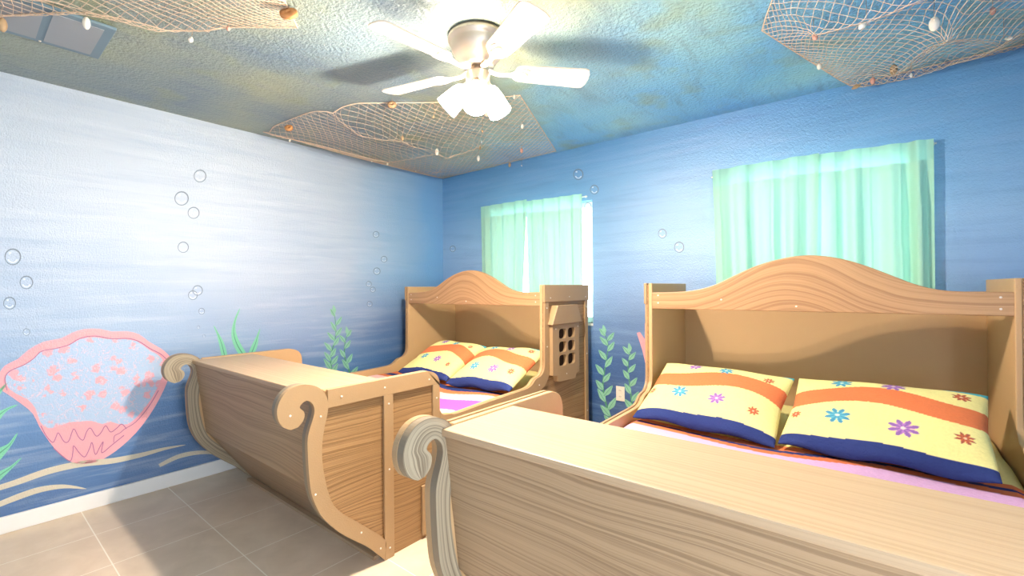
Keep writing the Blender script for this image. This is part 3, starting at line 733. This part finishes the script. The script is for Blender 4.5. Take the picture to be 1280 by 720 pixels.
# ------------------------------------------------------------ ceiling vent
vt = empty('ceiling_vent', (.8, -3.05, H), label='blue grey ceiling vent frame with two pale panels', cat='vent'); VO = (.8, -3.05, H)
b = B(VO); b.box((.596, -3.36, H-.014), (.99, -2.83, H-.0005)); b.build('vent_frame', M['ventframe'], vt, bevel=.003)
for ya, yb in ((-3.025, -2.866), (-3.24, -3.05)):
    b = B(VO); b.box((.632, ya, H-.0165), (.955, yb, H-.0142)); p_ = b.build('vent_panel', M['ventpanel'], vt)
for x, y in ((.615, -3.035), (.968, -2.92)):
    b = B(VO); b.lathe([(.0001, 0), (.005, 0), (.004, .003), (.0001, .004)], (x, y, H-.0141), (0, 0, -1), 8, cap=False); b.build('screw', M['screw'], vt)

# ------------------------------------------------------------ ceiling fan
FX, FY, ZB = 2.165, -1.754, 2.282
fan = empty('ceiling_fan', (FX, FY, H), label='white five-blade ceiling fan with lit glass shades', cat='ceiling fan'); FO = (FX, FY, H)
b = B(FO); b.lathe([(.001, 2.4395), (.132, 2.4395), (.137, 2.425), (.136, 2.412), (.126, 2.405), (.124, 2.395), (.120, 2.372), (.106, 2.345), (.088, 2.322), (.076, 2.308), (.074, 2.298), (.001, 2.298)][::-1], (FX, FY, 0), n=48, cap=False); b.build('motor_housing', M['nickel'], fan, smooth=True)
b = B(FO); b.lathe([(.001, 2.196), (.040, 2.198), (.052, 2.212), (.056, 2.235), (.056, 2.262), (.052, 2.272), (.030, 2.276), (.030, 2.298), (.001, 2.2981)], (FX, FY, 0), n=40, cap=False); b.build('light_kit_fitter', M['nickel'], fan, smooth=True)
def blade_at(a):
    ca, sa = math.cos(a), math.sin(a)
    def T(r, t, z): return (FX+r*ca-t*sa, FY+r*sa+t*ca, z)
    tilt = -.22
    # blade: rounded rectangle, slightly wider at the tip, pitched
    out = []
    R0_, R1_ = .175, .535
    def hw(r): return .052+.014*(r-R0_)/(R1_-R0_)
    top = [(R0_, .022), (R0_+.006, .036), (R0_+.022, .049), (R0_+.045, hw(R0_+.045))]+[(R0_+.05+i*.07, hw(R0_+.05+i*.07)) for i in range(4)]+[(R1_-.03, hw(R1_)), (R1_-.014, hw(R1_)-.006), (R1_-.003, .035), (R1_, 0)]
    pl = top+[(r, -t) for r, t in top[::-1][1:]]
    b = B(FO); up = [T(r, t, ZB+t*tilt+.004) for r, t in pl]; dn = [T(r, t, ZB+t*tilt-.002) for r, t in pl]
    b.face(dn[::1]); b.face(up[::-1])
    for i in range(len(pl)):
        j = (i+1) % len(pl); b.face([up[i], up[j], dn[j], dn[i]])
    bl = b.build('fan_blade', M['blade'], fan)
    bm = bmesh.new(); bm.from_mesh(bl.data); bmesh.ops.recalc_face_normals(bm, faces=bm.faces); bm.to_mesh(bl.data); bm.free()
    b = B(FO)
    b.tube([T(.050, 0, 2.285), T(.09, 0, 2.272), T(.13, 0, ZB-.010), T(.17, 0, ZB-.008)], [.011, .010, .010, .010], 8)
    # horseshoe plate
    pts = [(.165+.045-.045*math.cos(t), .036*math.sin(t)) for t in [PI*(-.75)+PI*1.5*k/16 for k in range(17)]]
    b.tube([T(r, t, ZB+t*tilt-.0075) for r, t in pts], .0055, 6)
    pl2 = [(.15+.07*(1-math.cos(t))/2*1.2, .024*math.sin(t)) for t in [2*PI*k/16 for k in range(16)]]
    b.prism([(T(r, t, 0)[0], T(r, t, 0)[1]) for r, t in pl2], ZB-.012, ZB-.004, 'z')
    b.build('blade_iron', M['iron'], bl)
for a in (-94.8, -166.8, -22.8, 49.2, 121.2): blade_at(math.radians(a))
# three glass shades, each with its bulb at the mouth
for a, tl in ((math.radians(-146), .74), (math.radians(32), .44), (math.radians(-54), .40)):
    d = Vector((math.cos(a)*tl, math.sin(a)*tl, -math.sqrt(1-tl*tl)))
    c = Vector((FX, FY, 2.222))+Vector((math.cos(a), math.sin(a), 0))*.034
    b = B(FO); b.lathe([(.001, 0), (.022, .004), (.024, .03), (.026, .034), (.001, .035)], c, d, 20, cap=False); sk = b.build('lamp_holder', M['nickel'], fan, smooth=True)
    b = B(FO); c2 = c+d*.030
    b.lathe([(.022, 0), (.032, .006), (.042, .028), (.048, .065), (.054, .130), (.0515, .130), (.045, .065), (.039, .028), (.028, .009), (.0005, .0085)], c2, d, 32, cap=False)
    b.build('glass_shade', M['shade'], fan, smooth=True)
    ld = bpy.data.lights.new('bulb', 'POINT'); ld.energy = BULB_W; ld.color = (1.0, .90, .78); ld.shadow_soft_size = .022
    lo = bpy.data.objects.new('bulb', ld); COL.objects.link(lo); lo.location = c2+d*.120-Vector(FO); lo.parent = fan
# pull chain
b = B(FO); b.tube([(FX+.03, FY-.045, 2.235), (FX+.032, FY-.052, 2.20), (FX+.032, FY-.052, 2.12)], .0012, 5); b.build('pull_chain', M['nickel'], fan)

# ------------------------------------------------------------ fishing nets
def polyline(P, s):
    sm = arclen(P); return sample(P, sm, s)
def dist_seg(p, A, C):
    d = (C[0]-A[0], C[1]-A[1]); L = d[0]**2+d[1]**2
    t = max(0, min(1, ((p[0]-A[0])*d[0]+(p[1]-A[1])*d[1])/L)) if L else 0
    q = (A[0]+t*d[0], A[1]+t*d[1]); return math.hypot(p[0]-q[0], p[1]-q[1]), q
def make_net(name, c0, c1, ns, nt, sag, ridges, label, r=.0013, seed=0, zed=None):
    """c0, c1: opposite edges (xy polylines) at the ceiling"""
    rnd = random.Random(seed); pts = {}
    for i in range(ns+1):
        for j in range(nt+1):
            if (i+j) % 2: continue
            s, t = i/ns, j/nt
            a, c = polyline(c0, s), polyline(c1, s)
            x, y = a[0]+(c[0]-a[0])*t, a[1]+(c[1]-a[1])*t
            e = (math.sin(PI*s)*math.sin(PI*t))
            z = sag*e**.7 + .010*e*math.sin(9*s+4*t+seed)*math.sin(7*t+seed)
            for (R, wd, pull, drop) in ridges:
                best = min((dist_seg((x, y), R[k], R[k+1]) for k in range(len(R)-1)), key=lambda q: q[0])
                g = math.exp(-(best[0]/wd)**2)
                x += (best[1][0]-x)*pull*g; y += (best[1][1]-y)*pull*g; z += drop*g
            if zed: z += zed(x, y)
            jt = .004 if 0 < i < ns and 0 < j < nt else 0
            x += rnd.uniform(-jt, jt); y += rnd.uniform(-jt, jt)
            x = max(.012, min(RX-.012, x)); y = min(-.012, max(RY+.012, y))
            pts[i, j] = Vector((x, y, H-.006-max(0, z)))
    b = B()
    for (i, j), p in pts.items():
        for di, dj in ((1, 1), (1, -1)):
            q = pts.get((i+di, j+dj))
            if q is not None: b.tube3(p, q, r)
    # edge lines
    for key in (lambda i, j: j == 0, lambda i, j: j == nt, lambda i, j: i == 0, lambda i, j: i == ns):
        ks = sorted(k for k in pts if key(*k)); 
        if len(ks) > 2: b.tube([pts[k]+Vector((0, 0, .001)) for k in ks], .0028, 5)
    for (R, wd, pull, drop) in ridges:
        pass
    b.build(name, M['net'], merge=False, label=label, cat='fishing net')
    return pts
def tube3(s, p, q, r):
    t = (q-p)
    if t.length < 1e-6: return
    t.normalize(); u = t.cross(Vector((.13, .2, 1))).normalized(); v = t.cross(u)
    A = [p+(u*math.cos(a)+v*math.sin(a))*r for a in (0, 2.094, 4.189)]; C = [q+(u*math.cos(a)+v*math.sin(a))*r for a in (0, 2.094, 4.189)]
    i = len(s.v); s.v += [x-s.off for x in A+C]
    for k in range(3):
        k2 = (k+1) % 3; s.f.append((i+k, i+k2, i+3+k2, i+3+k)); s.uv.append([(0, 0)]*4); s.mi.append(0)
B.tube3 = tube3
def xy(px, py, z): p = at(px, py, 'z', z); return (p.x, p.y)
A_ = [xy(326, 163, H), xy(385, 140, H), xy(418, 142-10, H), xy(447, 128, H), xy(560, 127, H), xy(650, 118, H)]
C_ = [(.04, -.95), (.04, -.3), (.05, -.04), (.5, -.045), (1.478, -.056)]
net1 = make_net('fishing_net', A_, C_, 72, 40, .07,
         [([xy(418, 143, 2.40), xy(436, 160, 2.37), xy(452, 170, 2.36), xy(478, 173, 2.36), xy(500, 172, 2.36), xy(520, 183, 2.35), xy(545, 188, 2.34)], .09, .8, .035),
          ([xy(340, 166, 2.42), xy(400, 180, 2.39), xy(440, 189, 2.38), xy(485, 199, 2.37), xy(520, 195, 2.36), xy(548, 190, 2.35), xy(575, 192, 2.35), xy(598, 184, 2.35)], .07, .85, .03),
          ([xy(560, 190, 2.36), xy(552, 205, 2.37), xy(545, 212, 2.38)], .07, .7, .04)],
         'tan fishing net draped across the ceiling corner behind the fan', seed=1)
net2 = make_net('fishing_net', [xy(1062, 107, H), xy(1145, 92, H), xy(1280, 60, H), (4.40, -.03)], [xy(952, 37, H), xy(957, 20, H), (3.3, -1.25), (4.0, -1.75), (4.40, -1.9)], 60, 54, .075,
         [([xy(1019, 36, 2.38), xy(1060, 26, 2.36), xy(1090, 19, 2.35), xy(1140, 0, 2.34), xy(1180, -14, 2.34)], .09, .75, .04),
          ([xy(1183, 26, 2.36), xy(1215, 40, 2.35), xy(1255, 50, 2.34)], .10, .55, .05),
          ([xy(1183, 26, 2.36), xy(1160, 45, 2.37), xy(1130, 75, 2.38), xy(1115, 87, 2.39)], .08, .6, .04),
          ([xy(1075, 104, 2.42), xy(1140, 94, 2.40), xy(1190, 82, 2.36), xy(1225, 84, 2.32), xy(1250, 60, 2.34)], .06, .7, .03)],
         'grey tan fishing net hung at the upper right of the ceiling', seed=2, r=.0013)
net3 = make_net('fishing_net', [xy(-60, 28, 2.42), xy(0, 24, 2.42), xy(90, 18, 2.42), xy(130, 22, 2.42), xy(210, 38, 2.42), xy(372, 36, 2.43)], [(1.1, -3.66), (1.5, -3.6), (1.9, -3.4), (2.2, -3.1), (2.3, -2.95), xy(345, -20, 2.43)], 64, 48, .05,
         [([xy(-20, 24, 2.40), xy(100, 22, 2.39), xy(190, 38, 2.39), xy(212, 42, 2.40), xy(260, 40, 2.41)], .05, .85, .02),
          ([xy(-20, -4, 2.38), xy(60, 4, 2.38), xy(130, 20, 2.39), xy(200, 36, 2.40)], .05, .8, .02)],
         'tan fishing net hung at the upper left of the ceiling', seed=3, r=.0013)

# ------------------------------------------------------------ shells and floats tied to the nets
def scallop(px, py, z, size, mat, label, grp, rot=0, kind='fan'):
    c = at(px, py, 'z', z)
    zc = (H-z)
    b = B(c)
    n = 14
    if kind == 'fan':
        rows = []
        for i in range(7):
            t = i/6; r = size*t
            row = []
            for k in range(n+1):
                a = -PI/2+(k/n-.5)*2.1; rr = r*(1+.05*math.cos(k*PI)) ; bulge = .45*size*math.sin(PI*t*.55)*(1-.8*((k/n-.5)*2)**2*t)
                row.append(Vector((math.cos(a+rot)*rr, -bulge*.8, math.sin(a+rot)*rr)))
            rows.append(row)
        for i in range(6):
            for k in range(n):
                q = [rows[i][k], rows[i+1][k], rows[i+1][k+1], rows[i][k+1]]
                b.face([c+p for p in q]); b.face([c+p+Vector((0, .003, 0)) for p in q[::-1]])
    elif kind == 'spiral':
        pr = [(.0005, 0), (size*.18, size*.15), (size*.22, size*.3), (size*.30, size*.36), (size*.26, size*.5), (size*.36, size*.58), (size*.34, size*.8), (size*.22, size), (size*.05, size*1.15)]
        b.lathe(pr, c, Vector((math.sin(rot), -.3, -math.cos(rot))), 12)
    elif kind == 'disc':
        b.lathe([(size*.22, -.008), (size, -.008), (size*1.04, 0), (size, .008), (size*.22, .008), (size*.22, -.008)], c, Vector((.55, -.6, .55)), 24, cap=False)
    else:
        b.ellipsoid(c, (size*.6, size*.5, size), 12, 8)
    # the short string that ties it to the net
    top = Vector((c.x, c.y+.002, H-.003))
    b.tube([top, c+Vector((0, 0, size*.2 if kind != 'disc' else size*.5))], .0009, 5, mi=1)
    b.build('seashell' if kind != 'disc' else 'wooden_float', [M[mat], M['rope']], smooth=True, label=label, cat='seashell' if kind != 'disc' else 'float', group=grp)
G1, G2, G3 = 'seashells on the net behind the fan', 'seashells on the upper right net', 'seashells on the upper left net'
for px, py, z, s, m_, l, k in (
    (363, 174, 2.37, .020, 'shellw', 'tiny white shell hanging at the far left of the corner net', 'spiral'), (465, 201, 2.37, .014, 'shellw', 'very small white shell hanging just left of the pointed shell over the left wall', 'spiral'),
    (485, 203, 2.37, .024, 'shellw', 'pointed white shell hanging over the left wall edge', 'spiral'), (520, 213, 2.38, .012, 'shellw', 'tiny pale shell hanging nearest the room corner', 'spiral'),
    (546, 190, 2.34, .027, 'shellw', 'white oval shell on the gathered middle of the corner net', 'oval'), (503, 173, 2.35, .018, 'shellt', 'small cream shell left of the white oval shell', 'oval'),
    (543, 144, 2.35, .020, 'shellt', 'small cream shell high on the corner net, left of the lamp shades', 'spiral'), (603, 162, 2.35, .022, 'shellt', 'small cream shell just below the lamp shades', 'spiral'),
    (653, 158, 2.40, .018, 'shellw', 'pale shell near the right slanting edge of the corner net', 'oval'), (598, 198, 2.36, .025, 'shellw', 'round white sand-dollar-like shell low on the corner net', 'oval'),
    (652, 188, 2.39, .022, 'shellp', 'pinkish shell at the right part of the corner net', 'oval'), (637, 206, 2.37, .022, 'shellt', 'brownish shell hanging above the left window', 'oval'),
    (652, 206, 2.38, .016, 'shellw', 'tiny white shell hanging right of the brownish shell', 'spiral'), (600, 185, 2.38, .014, 'shellt', 'tiny tan shell above the round white shell', 'oval'),
    (643, 121, 2.42, .014, 'shellw', 'tiny white shell at the top end of the slanting net edge', 'oval')):
    scallop(px, py, z, s, m_, l, G1, random.uniform(-.4, .4), k)
for px, py, z, s, m_, l, k, ro in (
    (1017, 43, 2.37, .030, 'shellp', 'pink open shell at the left of the right net', 'spiral', .3), (1083, 26, 2.35, .036, 'shellw', 'long slim white shell hanging from the net fold', 'spiral', -.6),
    (1024, 83, 2.41, .018, 'shellw', 'small white shell on the slanting rope edge', 'oval', 0), (1069, 106, 2.39, .026, 'shellt', 'tan shell at the lower left corner of the right net', 'fan', .3),
    (1091, 101, 2.39, .020, 'shellp', 'pinkish shell just right of the tan corner shell', 'oval', 0), (1117, 87, 2.38, .028, 'shellt', 'dark brown round shell tangled in the right net', 'oval', 0),
    (1139, 94, 2.37, .012, 'shellw', 'tiny white shell on the net hem above the right window', 'oval', 0), (1168, 30, 2.33, .030, 'shellw', 'large white shell at the knot of the right net', 'oval', 1.2),
    (1255, 49, 2.34, .024, 'shellw', 'white pointed shell near the right picture edge', 'spiral', 1.3), (1241, 14, 2.37, .016, 'shellp', 'small reddish shell high at the right', 'oval', 0)):
    scallop(px, py, z, s, m_, l, G2, ro, k)
for px, py, z, s, m_, l, k, ro in (
    (108, 29, 2.385, .026, 'shellw', 'big white shell hanging in front of the ceiling vent', 'oval', .5), (240, 46, 2.39, .026, 'shellw', 'white oval shell hanging right of the vent', 'spiral', 0),
    (286, 33, 2.40, .022, 'shellp', 'reddish shell on the hem of the upper left net', 'spiral', .3), (3, 31, 2.38, .030, 'shellt', 'olive lumpy shell at the left picture edge', 'oval', 0)):
    scallop(px, py, z, s, m_, l, G3, ro, k)
scallop(361, 160, 2.39, .026, 'cork', 'orange wooden disc float on the corner net', 'wooden net floats', 0, 'disc')
scallop(490, 131, 2.40, .026, 'rope', 'pale wooden disc float on the top edge of the corner net', 'wooden net floats', 0, 'disc')
scallop(361, 17, 2.405, .034, 'cork', 'orange wooden disc float on the upper left net', 'wooden net floats', 0, 'disc')
